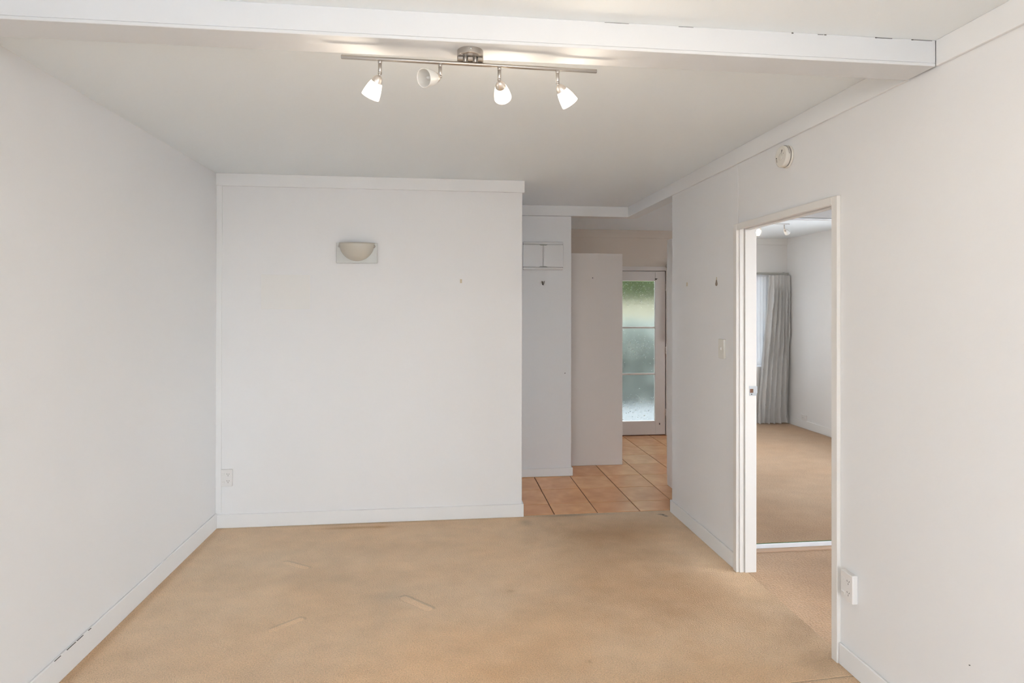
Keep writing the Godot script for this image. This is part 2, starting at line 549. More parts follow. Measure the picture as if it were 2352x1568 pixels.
# a framed two-pane window in a wall that runs along d: half length, half height
func glazing(at: Vector3, hl: float, hh: float, label: String) -> void:
	var w := thing("window", at, label, "window", "", "structure")
	var st := mb()
	for q in [[-hl, -hl + 0.05, -hh, hh], [hl - 0.05, hl, -hh, hh], [-0.025, 0.025, -hh + 0.05, hh - 0.05], [-hl + 0.05, hl - 0.05, -hh, -hh + 0.05], [-hl + 0.05, hl - 0.05, hh - 0.05, hh]]:
		cbox(st, Vector3(0, (q[2] + q[3]) / 2, (q[0] + q[1]) / 2), Vector3(0.06, q[3] - q[2], q[1] - q[0]), 0.003)
	obj("window_frame", st, M.white_metal, w)
	for s in [-1.0, 1.0]:
		st = mb()
		cbox(st, Vector3(0, 0, s * (hl - 0.025) / 2), Vector3(0.005, hh * 2 - 0.1, hl - 0.075))
		obj("pane", st, M.pane_glass, w)

func beam_and_boards() -> void:
	# ceiling beam across the room: main board and a separate lower lip
	var t := thing("ceiling_beam", P(0.07, BD, 1.943), "white boxed ceiling beam across the room, its top edge cracked near the right wall", "beam", "", "structure")
	var o := Vector3(-0.07, -BD, 1.943)
	var st := mb()
	cbox(st, o + P(0.0665, (BD + 0.0115 + H) / 2, 1.943), Vector3(3.193, H - BD - 0.0115, 0.126), 0.001)
	obj("beam_board", st, M.beam_paint, t)
	st = mb()
	cbox(st, o + P(0.0665, BD + 0.0055, 1.943), Vector3(3.193, 0.011, 0.128), 0.0016)
	obj("beam_edging", st, M.beam_paint, t)
	for c in [[1.146, 0.006, 0.004], [1.262, 0.007, 0.003], [1.245, 0.02, 0.0012], [1.472, 0.062, 0.0016], [1.444, 0.006, 0.0028], [1.577, 0.007, 0.0032], [1.612, 0.075, 0.0014], [0.78, 0.05, 0.0009], [0.55, 0.08, 0.0007]]:
		st = mb()
		cbox(st, o + P(c[0], H - 0.002, 1.8795), Vector3(c[1], c[2], 0.0016), 0.0003)
		obj("paint_crack", st, M.crack_dark, t)
	# frieze boards under the ceiling
	st = mb()
	bx(st, XL, 0.582, 2.326, H, DB - 0.016, DB, 0.0015)
	bx(st, 0.567, 0.582, 2.326, H, DB, DB + 0.1, 0.0015)
	struct("trim_1", st, M.trim_paint, "flat white frieze board along the top of the back wall", "trim")
	st = mb()
	bx(st, 1.662, XR, BD, H, FACADE, 1.878, 0.0015)
	bx(st, 1.662, XR, BD, H, 2.008, 5.43, 0.0015)
	struct("trim_2", st, M.trim_paint, "flat white frieze board along the top of the right wall, running on over the hall", "trim")
	st = mb()
	bx(st, 1.6752, 1.772, BD, H, 4.2905, 5.43)
	struct("trim_3", st, M.trim_paint, "short white beam behind the frieze board between hall and kitchen", "trim")
	st = mb()
	bx(st, XL, 1.662, BD - 0.003, H, 5.312, 5.43, 0.0015)
	struct("trim_4", st, M.trim_paint, "white boxed beam across the hall above the coat hook wall", "trim")
	st = mb()
	bx(st, XL, -1.493, 0.1, 2.326, DB - 0.007, DB, 0.001)
	struct("trim_5", st, M.trim_paint, "narrow white vertical cover strip in the left corner of the back wall", "trim")
	# baseboards
	st = mb()
	bx(st, XL, -1.518, 0.0, 0.104, -1.5, DB - 0.012, 0.003)
	var bl := struct("baseboard_left", st, M.trim_paint, "white baseboard along the left wall, paint cracked along its top", "baseboard")
	for c in [[2.69, 0.06, 0.0018], [2.75, 0.045, 0.0018], [2.82, 0.02, 0.0018], [2.60, 0.04, 0.0012]]:
		st = mb()
		cbox(st, P(-1.5185, 0.1035, c[0]), Vector3(0.0045, c[2], c[1]), 0.0006)
		obj("paint_crack", st, M.crack_dark, bl)
	st = mb()
	bx(st, XL, 0.572, 0.0, 0.092, DB - 0.012, DB, 0.003)
	bx(st, 0.567, 0.579, 0.0, 0.092, DB - 0.012, DB + 0.1, 0.003)
	struct("baseboard_back", st, M.trim_paint, "white baseboard along the foot of the back wall", "baseboard")
	st = mb()
	bx(st, 1.663, XR, 0.0, 0.09, 3.325, 4.302, 0.003)
	bx(st, 1.663, 1.77, 0.0, 0.09, 4.29, 4.302, 0.003)
	struct("baseboard_right", st, M.trim_paint, "white baseboard between the bedroom doorway and the hall", "baseboard")
	st = mb()
	bx(st, 1.663, XR, 0.0, 0.09, -0.9, 2.388, 0.003)
	struct("baseboard_right", st, M.trim_paint, "white baseboard in the near right corner below the double outlet", "baseboard")

# ---- doorway to the bedroom -----------------------------------------------------
func bedroom_doorway() -> void:
	var t := thing("door_1", P(1.72, 0, 2.85), "white painted door frame of the open bedroom doorway", "door frame", "", "structure")
	var o := Vector3(-1.72, 0, 2.85)
	var put := func(called: String, boxes: Array) -> void:
		var st := mb()
		for b in boxes:
			cbox(st, o + P((b[0] + b[1]) / 2, (b[2] + b[3]) / 2, (b[4] + b[5]) / 2), Vector3(b[1] - b[0], b[3] - b[2], b[5] - b[4]), 0.0018)
		obj(called, st, M.frame_paint, t)
	# architraves (living room side), then the lining with its stop
	put.call("architrave", [[1.657, XR, 0.0, 1.978, 3.275, 3.312]])
	put.call("architrave", [[1.657, XR, 0.0, 1.978, 2.39, 2.428]])
	put.call("architrave", [[1.657, XR, 1.944, 1.979, 2.428, 3.275]])
	put.call("jamb", [[XR, 1.699, 0.0, 1.962, 3.268, 3.29], [1.704, 1.772, 0.0, 1.962, 3.262, 3.29], [1.699, 1.704, 0.0, 1.962, 3.274, 3.29]])
	put.call("jamb", [[XR, 1.772, 0.0, 1.962, 2.405, 2.432]])
	put.call("head", [[XR, 1.699, 1.952, 1.965, 2.432, 3.268], [1.704, 1.74, 1.944, 1.965, 2.432, 3.262], [1.74, 1.772, 1.953, 1.965, 2.432, 3.262], [1.699, 1.704, 1.96, 1.965, 2.432, 3.268]])
	# strike plate on the far jamb
	var s := thing("strike_plate", P(1.748, 1.03, 3.262), "small chrome strike plate let into the bedroom door jamb", "strike plate")
	var st := mb()
	var dz := 0.0012
	for b in [[-0.02, 0.024, 0.011, 0.0275], [-0.02, 0.024, -0.0275, -0.011], [0.004, 0.024, -0.011, 0.011], [-0.02, -0.016, -0.011, 0.011]]:
		cbox(st, Vector3((b[0] + b[1]) / 2, (b[2] + b[3]) / 2, dz / 2), Vector3(b[1] - b[0], b[3] - b[2], dz), 0.0003)
	cbox(st, Vector3(0.026, 0.006, -0.004), Vector3(0.004, 0.04, 0.011), 0.0008)
	obj("plate", st, M.steel, s)
	st = mb()
	cbox(st, Vector3(-0.006, 0, 0.0004), Vector3(0.02, 0.022, 0.0005))
	obj("latch_hole", st, M.timber, s)
	st = mb()
	rod(st, Vector3(-0.006, -0.019, 0.0005), Vector3(-0.006, -0.019, 0.002), 0.0032, 12)
	obj("screw", st, M.dark_iron, s)

# ---- bedroom: the wardrobe mirrors and everything they reflect --------------------
func bedroom() -> void:
	var X1 := 4.489
	# walls
	var st := mb()
	bx(st, X1, X1 + 0.1, -0.06, H, BED_FACADE - 0.1, 0.95)
	bx(st, X1, X1 + 0.1, -0.06, H, 2.85, 4.29)
	bx(st, X1, X1 + 0.1, -0.06, 0.8, 0.95, 2.85)
	bx(st, X1, X1 + 0.1, 2.05, H, 0.95, 2.85)
	struct("wall_bedroom_right", st, M.wall_paint, "plain white bedroom side wall seen in the wardrobe mirror", "wall")
	st = mb()
	var wx0 := 2.75
	var wx1 := 4.243
	var wy0 := 0.735
	var wy1 := 1.928
	bx(st, 1.77, wx0, -0.06, H, BED_FACADE - 0.1, BED_FACADE)
	bx(st, wx1, X1, -0.06, H, BED_FACADE - 0.1, BED_FACADE)
	bx(st, wx0, wx1, -0.06, wy0, BED_FACADE - 0.1, BED_FACADE)
	bx(st, wx0, wx1, wy1, H, BED_FACADE - 0.1, BED_FACADE)
	struct("wall_bedroom_window", st, M.wall_paint, "white bedroom wall around the curtained window", "wall")
	st = mb()
	bx(st, 1.772, X1, 2.064, H, 3.546, 3.62, 0.002)
	struct("wall_wardrobe", st, M.pelmet_grey, "grey bulkhead above the mirrored wardrobe doors", "wall")
	st = mb()
	bx(st, 1.77, X1, -0.06, H, 4.19, 4.29)
	struct("wall_kitchen_near", st, M.wall_paint, "white wall at the back of the wardrobe", "wall")
	st = mb()
	bx(st, X1 - 0.012, X1, 0.0, 0.1, BED_FACADE, 3.5, 0.003)
	bx(st, 1.77, X1 - 0.012, 0.0, 0.1, BED_FACADE, BED_FACADE + 0.012, 0.003)
	struct("baseboard_bedroom", st, M.trim_paint, "white baseboard round the bedroom in the mirror", "baseboard")
	st = mb()
	bx(st, 1.77, X1, H - 0.085, H, BED_FACADE, BED_FACADE + 0.012, 0.0015)
	struct("trim_6", st, M.trim_paint, "white frieze board above the bedroom window", "trim")
	# window
	var w := thing("window", P(0, 0, BED_FACADE - 0.05), "white bedroom window veiled by a net curtain, seen in the mirror", "window", "", "structure")
	st = mb()
	for s in [[wx0, wx0 + 0.045, wy0, wy1], [wx1 - 0.045, wx1, wy0, wy1], [3.47, 3.52, wy0 + 0.045, wy1 - 0.045], [wx0 + 0.045, wx1 - 0.045, wy0, wy0 + 0.045], [wx0 + 0.045, wx1 - 0.045, wy1 - 0.045, wy1]]:
		cbox(st, Vector3((s[0] + s[1]) / 2, (s[2] + s[3]) / 2, 0), Vector3(s[1] - s[0], s[3] - s[2], 0.06), 0.003)
	for y in [1.1, 1.42, 1.63]:
		for s in [[wx0 + 0.045, 3.47], [3.52, wx1 - 0.045]]:
			cbox(st, Vector3((s[0] + s[1]) / 2, y, 0), Vector3(s[1] - s[0], 0.02, 0.03), 0.002)
	obj("window_frame", st, M.white_metal, w)
	for s in [[wx0 + 0.045, 3.47], [3.52, wx1 - 0.045]]:
		st = mb()
		cbox(st, Vector3((s[0] + s[1]) / 2, (wy0 + wy1) / 2, 0), Vector3(s[1] - s[0], wy1 - wy0 - 0.09, 0.005))
		obj("pane", st, M.pane_glass, w)
	glazing(P(X1 + 0.05, 1.425, 1.9), 0.95, 0.625, "unseen second bedroom window added in the side wall to brighten the room")  # extra unseen window, added to lift the bedroom light
	# net curtain and its hem
	var nt := thing("net_curtain", P(3.94, wy0, BED_FACADE + 0.016), "sheer white net curtain hanging over the bedroom window", "curtain")
	obj("net", fold_sheet(-0.3, 0.3, -0.3, 0.3, wy1 - wy0 - 0.02, 0.02, 14.0, 0.005, 0.0012, 3, 110), M.net, nt)
	st = mb()
	cbox(st, Vector3(0, wy1 - wy0 - 0.015, 0.005), Vector3(0.62, 0.012, 0.008), 0.002)
	obj("net_rod", st, M.white_metal, nt)
	# curtain rail
	var r := thing("curtain_rail", P(3.5, 1.945, BED_FACADE + 0.07), "slim pale curtain rail above the bedroom window", "curtain rail")
	st = mb()
	cbox(st, Vector3(0, 0, 0), Vector3(1.93, 0.024, 0.03), 0.004)
	obj("rail", st, M.grip_plastic, r)
	for x in [-0.93, 0.0, 0.93]:
		st = mb()
		cbox(st, Vector3(x, 0.008, 0.0425), Vector3(0.02, 0.03, 0.055), 0.002)
		obj("rail_bracket", st, M.white_metal, r)
	# the drawn-back curtain
	var c := thing("curtain", P(4.3, 0.0, BED_FACADE + 0.115), "long grey lined curtain bunched beside the bedroom window, seen in the mirror", "curtain")
	obj("drape", curtain_mesh(), M.curtain_cloth, c)
	st = mb()
	cbox(st, Vector3(-0.085, 1.81, 0.052), Vector3(0.042, 0.17, 0.004), 0.001, Transform3D(Basis(Vector3(0, 0, 1), -0.35), Vector3(0.65, -0.02, 0)))
	var lap := obj("lining_flap", st, M.curtain_lining, c)
	lap.set_meta("label", "turned-out white lining at the curtain top")
	# wardrobe mirrors
	for k in 2:
		var cx: float = [2.44, 3.7][k]
		var hw: float = [0.655, 0.68][k]
		var md: float = [3.556, 3.582][k]
		var m := thing("mirror_door", P(cx, 0.012, md), ["mirrored sliding wardrobe door in a slim white frame, reflecting the bedroom", "second mirrored wardrobe door, farther right behind the doorway wall"][k], "mirror", "mirrored wardrobe doors")
		var h := 2.05
		st = mb()
		cbox(st, Vector3(0, h / 2 + 0.006, -0.008), Vector3(hw * 2 - 0.036, h - 0.022, 0.006))
		obj("mirror_glass", st, M.mirror, m)
		st = mb()
		cbox(st, Vector3(0, 0.0125, -0.006), Vector3(hw * 2, 0.027, 0.022), 0.003)
		cbox(st, Vector3(0, h - 0.005, -0.006), Vector3(hw * 2, 0.011, 0.022), 0.002)
		cbox(st, Vector3(-hw + 0.01, h / 2, -0.006), Vector3(0.02, h - 0.05, 0.022), 0.003)
		cbox(st, Vector3(hw - 0.01, h / 2, -0.006), Vector3(0.02, h - 0.05, 0.022), 0.003)
		obj("mirror_frame", st, M.white_metal, m)
		st = mb()
		cbox(st, Vector3(0, 0.0275, -0.0042), Vector3(hw * 2 - 0.04, 0.003, 0.002))
		obj("glass_edge", st, M.mirror_edge, m)
	st = mb()
	bx(st, 1.77, X1, 0.0, 0.011, 3.515, 3.61, 0.002)
	var tr := obj("wardrobe_track", st, M.timber_strip)
	tag(tr, "low wooden floor track under the mirrored wardrobe doors", "door track")
	# bedroom spotlight bar: one lamp lit, one dark
	spot_bar("spotlight_bar", P(3.22, H, 1.2), "short two-lamp spotlight bar on the bedroom ceiling, seen in the mirror", 0.355, 0.355, 0.0,
		[[0.04, true, Vector3(-0.62, -0.75, -0.2)], [0.30, false, Vector3(0.7, -0.45, 0.45)], [-0.28, true, Vector3(-0.5, -0.85, -0.2)]], 0.1)
	# bedroom outlet low on the side wall
	var po := outlet("power_outlet", P(X1, 0.132, 0.02), "small white power outlet low on the bedroom wall beside the curtain", 0.115, 0.075, 1)
	po.rotation.y = -PI / 2

# a sheet with soft folds: half-widths at top and bottom, height, thickness
func fold_sheet(xt0: float, xt1: float, xb0: float, xb1: float, h: float, y0: float, folds: float, amp: float, thick: float, ny: int, nx: int) -> SurfaceTool:
	var st := SurfaceTool.new()
	st.begin(Mesh.PRIMITIVE_TRIANGLES)
	st.set_smooth_group(1)
	var pt := func(i: int, j: int, s: float) -> Vector3:
		var u := float(i) / nx
		var v := float(j) / ny
		return Vector3(lerpf(lerpf(xb0, xb1, u), lerpf(xt0, xt1, u), v), y0 + (h - y0) * v, amp * sin(u * TAU * folds + sin(v * 3.0) * 0.4) + s * thick)
	for s in [-1.0, 1.0]:
		for j in ny:
			for i in nx:
				quad(st, pt.call(i, j, s), pt.call(i + 1, j, s), pt.call(i + 1, j + 1, s), pt.call(i, j + 1, s), Vector3(0, 0, s))
	return st

func curtain_mesh() -> SurfaceTool:
	var st := SurfaceTool.new()
	st.begin(Mesh.PRIMITIVE_TRIANGLES)
	st.set_smooth_group(1)
	var nx := 180
	var ny := 60
	var n := FastNoiseLite.new()
	n.seed = 21
	n.frequency = 1.0
	var g := []
	for j in ny + 1:
		var v := float(j) / ny              # 0 at the floor
		var row := []
		for i in nx + 1:
			var u := float(i) / nx
			var left := lerpf(-0.235, -0.1, smoothstep(0.05, 1.0, v))
			left -= 0.02 * exp(-pow(v / 0.06, 2))
			var right := lerpf(0.14, 0.16, v) + 0.03 * exp(-pow(v / 0.05, 2))
			var warp := u + 0.035 * sin(v * 2.4 + u * 5.0) + 0.02 * n.get_noise_2d(u * 3.0, v * 2.5)
			var fold := 2.0 * pow(absf(sin(warp * PI * 6.0)), 0.6) - 1.0
			var amp := lerpf(0.04, 0.026, smoothstep(0.85, 1.0, v))
			var z := 0.03 + amp * fold + 0.014 * n.get_noise_2d(u * 7.0 + 3.0, v * 3.0)
			var xx := lerpf(left, right, u) + 0.012 * cos(warp * PI * 12.0)
			# pinched top: the heading flares out above the pinch
			var pinch := exp(-pow((v - 0.945) / 0.03, 2))
			z = lerpf(z, 0.02 + 0.012 * fold, pinch * 0.8)
			var y := lerpf(0.012, 1.932, v) + 0.016 * exp(-pow(v / 0.04, 2)) * n.get_noise_2d(u * 9.0, 4.0) - 0.012 * smoothstep(0.9, 1.0, v) * (0.5 + 0.5 * sin(u * 9.0))
			row.append(Vector3(xx, maxf(y, 0.004), z))
		g.append(row)
	for s in [-1.0, 1.0]:
		for j in ny:
			for i in nx:
				var q := []
				for k in [[0, 0], [0, 1], [1, 1], [1, 0]]:
					q.append(g[j + k[0]][i + k[1]] + Vector3(0, 0, s * 0.002))
				var nn: Vector3 = (q[2] - q[0]).cross(q[3] - q[1])
				if nn.z * s < 0:
					nn = -nn
				quad(st, q[0], q[1], q[2], q[3], nn)
	return st

# ---- hall and entry ---------------------------------------------------------------
func entry() -> void:
	# tiled floor: a grout bed with every tile laid on it
	var st := mb()
	bx(st, XL, 4.5, -0.06, -0.005, 4.335, 7.05)
	var fl := struct("floor", st, M.grout, "terracotta tiled floor of the hall and entry with dark grout lines", "tiled floor")
	var rows := [4.339, 4.571, 4.935, 5.29, 5.65, 6.01, 6.385, 6.75, 6.99]
	var tile_mesh := {}
	for i in range(-7, 7):
		var x0 := 0.808 + 0.3215 * i
		var x1 := x0 + 0.3215
		x0 = maxf(x0, XL)
		x1 = minf(x1, 2.9)
		for j in rows.size() - 1:
			var a: float = rows[j]
			var b: float = rows[j + 1]
			st = mb()
			var g := 0.0032
			cbox(st, P((x0 + x1) / 2, -0.006 + rng.randf_range(-0.0003, 0.0003), (a + b) / 2), Vector3(x1 - x0 - 2 * g, 0.012, b - a - 2 * g), 0.0016)
			obj("tile", st, M["tile_%d" % rng.randi_range(0, 4)], fl)
	# the rest of the kitchen end, out of sight
	st = mb()
	bx(st, 2.903, 4.5, -0.006, 0.0, 4.335, 6.9)
	obj("kitchen_sheet", st, M.tile_1, fl)
	# wall with the switchboard and coat hook
	st = mb()
	bx(st, XL, 1.142, -0.06, BD - 0.004, 5.327, 5.427, 0.0025)
	struct("wall_hall", st, M.wall_paint, "white hall wall carrying the switchboard and coat hook", "wall")
	st = mb()
	bx(st, XL, 1.156, 0.0, 0.073, 5.312, 5.327, 0.003)
	bx(st, 1.142, 1.156, 0.0, 0.073, 5.327, 5.44, 0.003)
	struct("baseboard_hall", st, M.trim_paint, "white baseboard under the hall switchboard wall", "baseboard")
	# entry walls
	st = mb()
	bx(st, 0.5, 0.6, -0.06, H, 5.43, 7.0)
	struct("wall_entry_left", st, M.entry_bounce_paint, "side wall of the entry behind the tall cupboard, tinted beige for tile bounce", "wall")
	st = mb()
	bx(st, 0.6, 1.74, -0.06, H, 6.9, 7.0)
	bx(st, 1.74, 2.65, 1.945, H, 6.9, 7.0)
	bx(st, 2.65, 2.7, -0.06, H, 6.9, 7.0)
	bx(st, 2.7, 3.3, 1.99, H, 6.9, 7.0)
	bx(st, 2.7, 3.3, -0.06, 1.1, 6.9, 7.0)
	bx(st, 3.3, 4.6, -0.06, H, 6.9, 7.0)
	struct("wall_entry", st, M.entry_bounce_paint, "wall at the far end of the entry around the glazed door, tinted beige for tile bounce", "wall")
	st = mb()
	bx(st, 4.5, 4.6, -0.06, 1.15, 4.29, 7.0)
	bx(st, 4.5, 4.6, 2.05, H, 4.29, 7.0)
	bx(st, 4.5, 4.6, 1.15, 2.05, 4.29, 5.2)
	bx(st, 4.5, 4.6, 1.15, 2.05, 6.1, 7.0)
	struct("wall_kitchen", st, M.entry_bounce_paint, "far side wall of the kitchen end, tinted beige for tile bounce", "wall")
	st = mb()
	bx(st, 0.6, 4.5, 2.32, H, 6.886, 6.9, 0.0015)
	struct("trim_7", st, M.entry_bounce_paint, "frieze board above the glazed entry door, tinted beige for tile bounce", "trim")
	glazing(P(4.55, 1.6, 5.65), 0.45, 0.45, "unseen kitchen window added far to the right to light the entry")  # unseen window put in to light the entry from the right
	# tall cupboard that stops short of the ceiling
	var c := thing("tall_cupboard", P(1.35, 0, 5.64), "tall plain off-white cupboard standing short of the ceiling beside the entry door", "cupboard")
	st = mb()
	cbox(st, Vector3(0.007, 1.009, -0.16), Vector3(0.704, 2.018, 0.283), 0.002)
	obj("carcass", st, M.door_paint, c)
	st = mb()
	cbox(st, Vector3(0.006, 1.0095, -0.009), Vector3(0.706, 2.017, 0.018), 0.0015)
	obj("front_panel", st, M.door_paint, c)
	st = mb()
	lathe(st, [Vector2(0, 0), Vector2(0.003, 0.0), Vector2(0.0045, 0.004), Vector2(0.004, 0.006), Vector2(0, 0.007)], aim(Vector3(0, 0, 1), Vector3(0.066, 1.784, 0)), 14)
	var nl := obj("nail", st, M.dark_iron, c)
	nl.set_meta("label", "small dark nail head")
	# pantry on the right, seen edge on
	var p := thing("tall_pantry", P(2.2, 0, 4.7), "tall white pantry cabinet, a sliver of its side showing past the right wall", "cupboard")
	st = mb()
	cbox(st, Vector3(0, 1.0385, 0.03), Vector3(0.614, 2.077, 0.576), 0.002)
	obj("carcass", st, M.white_plastic, p)
	for s in [-1.0, 1.0]:
		st = mb()
		cbox(st, Vector3(s * 0.153, 1.06, -0.268), Vector3(0.3, 1.95, 0.018), 0.0015)
		var dr := obj("door", st, M.white_plastic, p)
		st = mb()
		cbox(st, Vector3(s * 0.03, 1.05, -0.289), Vector3(0.012, 0.16, 0.024), 0.003)
		obj("handle", st, M.nickel, dr)
	# glazed entry door and its frame
	var f := thing("door_2", P(2.2, 0, 6.9), "white painted frame of the glazed entry door", "door frame", "", "structure")
	var o := Vector3(-2.2, 0, 6.9)
	for b in [[1.74, 1.788, 0.0, 1.936, 6.885, 7.0], [2.612, 2.65, 0.0, 1.936, 6.885, 7.0], [1.74, 2.65, 1.936, 1.985, 6.88, 7.0], [2.612, 2.668, 0.0, 1.985, 6.878, 6.9], [1.785, 2.614, 1.9, 1.938, 6.927, 6.95], [2.585, 2.614, 0.008, 1.9, 6.927, 6.95], [1.785, 1.812, 0.008, 1.9, 6.927, 6.95]]:
		st = mb()
		cbox(st, o + P((b[0] + b[1]) / 2, (b[2] + b[3]) / 2, (b[4] + b[5]) / 2), Vector3(b[1] - b[0], b[3] - b[2], b[5] - b[4]), 0.002)
		obj("door_stop" if b[4] > 6.92 else "jamb" if b[3] < 1.95 else "head" if b[0] < 2 else "architrave", st, M.door_paint, f)
	st = mb()
	cbox(st, o + P(2.2, -0.002, 6.95), Vector3(0.82, 0.02, 0.1), 0.003)
	obj("sill", st, M.timber, f)
	var dd := thing("entry_door", P(2.2, 0.012, 6.905), "white entry door glazed with three stacked panes of obscure wet-looking glass", "door")
	o = Vector3(-2.2, -0.012, 6.905)
	st = mb()
	for b in [[1.792, 1.925, 0.012, 1.928], [2.481, 2.606, 0.012, 1.928], [1.925, 2.481, 0.012, 0.172], [1.925, 2.481, 1.815, 1.928]]:
		cbox(st, o + P((b[0] + b[1]) / 2, (b[2] + b[3]) / 2, 6.905), Vector3(b[1] - b[0], b[3] - b[2], 0.04), 0.0025)
	obj("door_frame", st, M.door_paint, dd)
	for y in [0.7245, 1.2685]:
		st = mb()
		cbox(st, o + P(2.203, y, 6.905), Vector3(0.556, 0.021, 0.032), 0.004)
		obj("glazing_bar", st, M.door_paint, dd)
	for g in [[0.174, 0.714], [0.735, 1.258], [1.279, 1.813]]:
		st = mb()
		cbox(st, o + P(2.203, (g[0] + g[1]) / 2, 6.908), Vector3(0.556, g[1] - g[0], 0.005), 0.0005)
		var pn := obj("pane", st, M.obscure_glass, dd)
		pn.set_meta("label", "obscure glass pane with its glints built on as pale stars")
		# pale stars standing in for glints, thickest in one band of each pane
		var mm := MultiMesh.new()
		mm.transform_format = MultiMesh.TRANSFORM_3D
		mm.mesh = star_mesh()
		var count := 170
		mm.instance_count = count
		for k in count:
			var band: float = [0.3, 0.58, 0.74][int(g[0] > 0.7) + int(g[0] > 1.2)]
			var y := lerpf(g[0] + 0.02, g[1] - 0.02, clampf(band + rng.randfn(0.0, 0.16), 0.0, 1.0))
			var big := rng.randf() < 0.14
			var s := rng.randf_range(0.9, 1.5) if big else rng.randf_range(0.3, 0.7)
			mm.set_instance_transform(k, Transform3D(Basis.from_scale(Vector3(s, s, 1.0)), o + P(rng.randf_range(1.935, 2.472), y, 6.9042)))
		var mi := MultiMeshInstance3D.new()
		mi.name = "glint_flecks"
		mi.multimesh = mm
		mi.material_override = M.glint_star
		mi.set_meta("kind", "stuff")
		pn.add_child(mi, true)
	for y in [0.27, 1.0, 1.74]:
		st = mb()
		for k in 3:
			rod(st, o + P(2.609, y - 0.042 + k * 0.029, 6.88), o + P(2.609, y - 0.042 + k * 0.029 + 0.027, 6.88), 0.0065, 12)
		obj("hinge", st, M.door_paint, dd)
	st = mb()
	cbox(st, o + P(2.489, 1.838, 6.882), Vector3(0.02, 0.018, 0.01), 0.002)
	cbox(st, o + P(2.503, 1.843, 6.88), Vector3(0.014, 0.006, 0.008), 0.001)
	obj("latch", st, M.dark_latch, dd)
	st = mb()
	cbox(st, o + P(2.535, 0.137, 6.882), Vector3(0.008, 0.022, 0.006), 0.001)
	obj("door_stop", st, M.dark_iron, dd)
	st = mb()
	rod(st, o + P(1.84, 1.0, 6.886), o + P(1.84, 1.0, 6.85), 0.008, 16)
	lathe(st, [Vector2(0.0, -0.0), Vector2(0.018, 0.0), Vector2(0.025, 0.01), Vector2(0.022, 0.022), Vector2(0.0, 0.028)], aim(Vector3(0, 0, 1), o + P(1.84, 1.0, 6.852)), 24)
	obj("knob", st, M.nickel, dd)
	# sidelight window with a venetian blind, only its edge visible
	var w := thing("window", P(3.0, 1.55, 6.95), "narrow window right of the entry door, hidden behind a blind", "window", "", "structure")
	st = mb()
	for b in [[-0.3, -0.26, -0.45, 0.44], [0.26, 0.3, -0.45, 0.44], [-0.26, 0.26, -0.45, -0.41], [-0.26, 0.26, 0.4, 0.44]]:
		cbox(st, Vector3((b[0] + b[1]) / 2, (b[2] + b[3]) / 2, 0), Vector3(b[1] - b[0], b[3] - b[2], 0.06), 0.002)
	obj("window_frame", st, M.white_metal, w)
	st = mb()
	cbox(st, Vector3(0, -0.005, 0), Vector3(0.52, 0.81, 0.005))
	obj("pane", st, M.pane_glass, w)
	var b := thing("venetian_blind", P(2.958, 1.12, 6.845), "beige venetian blind beside the entry door, only its left edge showing", "blind")
	st = mb()
	cbox(st, Vector3(0, 0.87, 0), Vector3(0.71, 0.03, 0.05), 0.003)
	obj("head_rail", st, M.blind, b)
	for k in 40:
		st = mb()
		cbox(st, Vector3.ZERO, Vector3(0.7, 0.0015, 0.025), 0.0005, Transform3D(Basis(Vector3.RIGHT, 0.9), Vector3(0, 0.02 + k * 0.0212, 0)))
		obj("slat", st, M.blind, b)
	st = mb()
	cbox(st, Vector3(0, 0.006, 0), Vector3(0.7, 0.012, 0.026), 0.003)
	obj("bottom_rail", st, M.blind, b)
	var k2 := thing("black_latch", P(2.648, 0.96, 6.878), "small black latch keep on the right of the entry door frame", "latch")
	st = mb()
	cbox(st, Vector3(0, 0, 0.006), Vector3(0.026, 0.036, 0.012), 0.002)
	obj("plate", st, M.black, k2)
	st = mb()
	cbox(st, Vector3(0.004, 0, 0.018), Vector3(0.012, 0.02, 0.014), 0.002)
	obj("bolt", st, M.black, k2)

func star_mesh() -> ArrayMesh:
	var st := mb()
	var pts := PackedVector2Array()
	for i in 8:
		var r: float = [0.0105, 0.0019, 0.006, 0.0019][i % 4]
		pts.append(Vector2(cos(TAU * i / 8) * r, sin(TAU * i / 8) * r))
	prism(st, pts, Transform3D(), 0.0012)
	st.generate_normals()
	return st.commit()

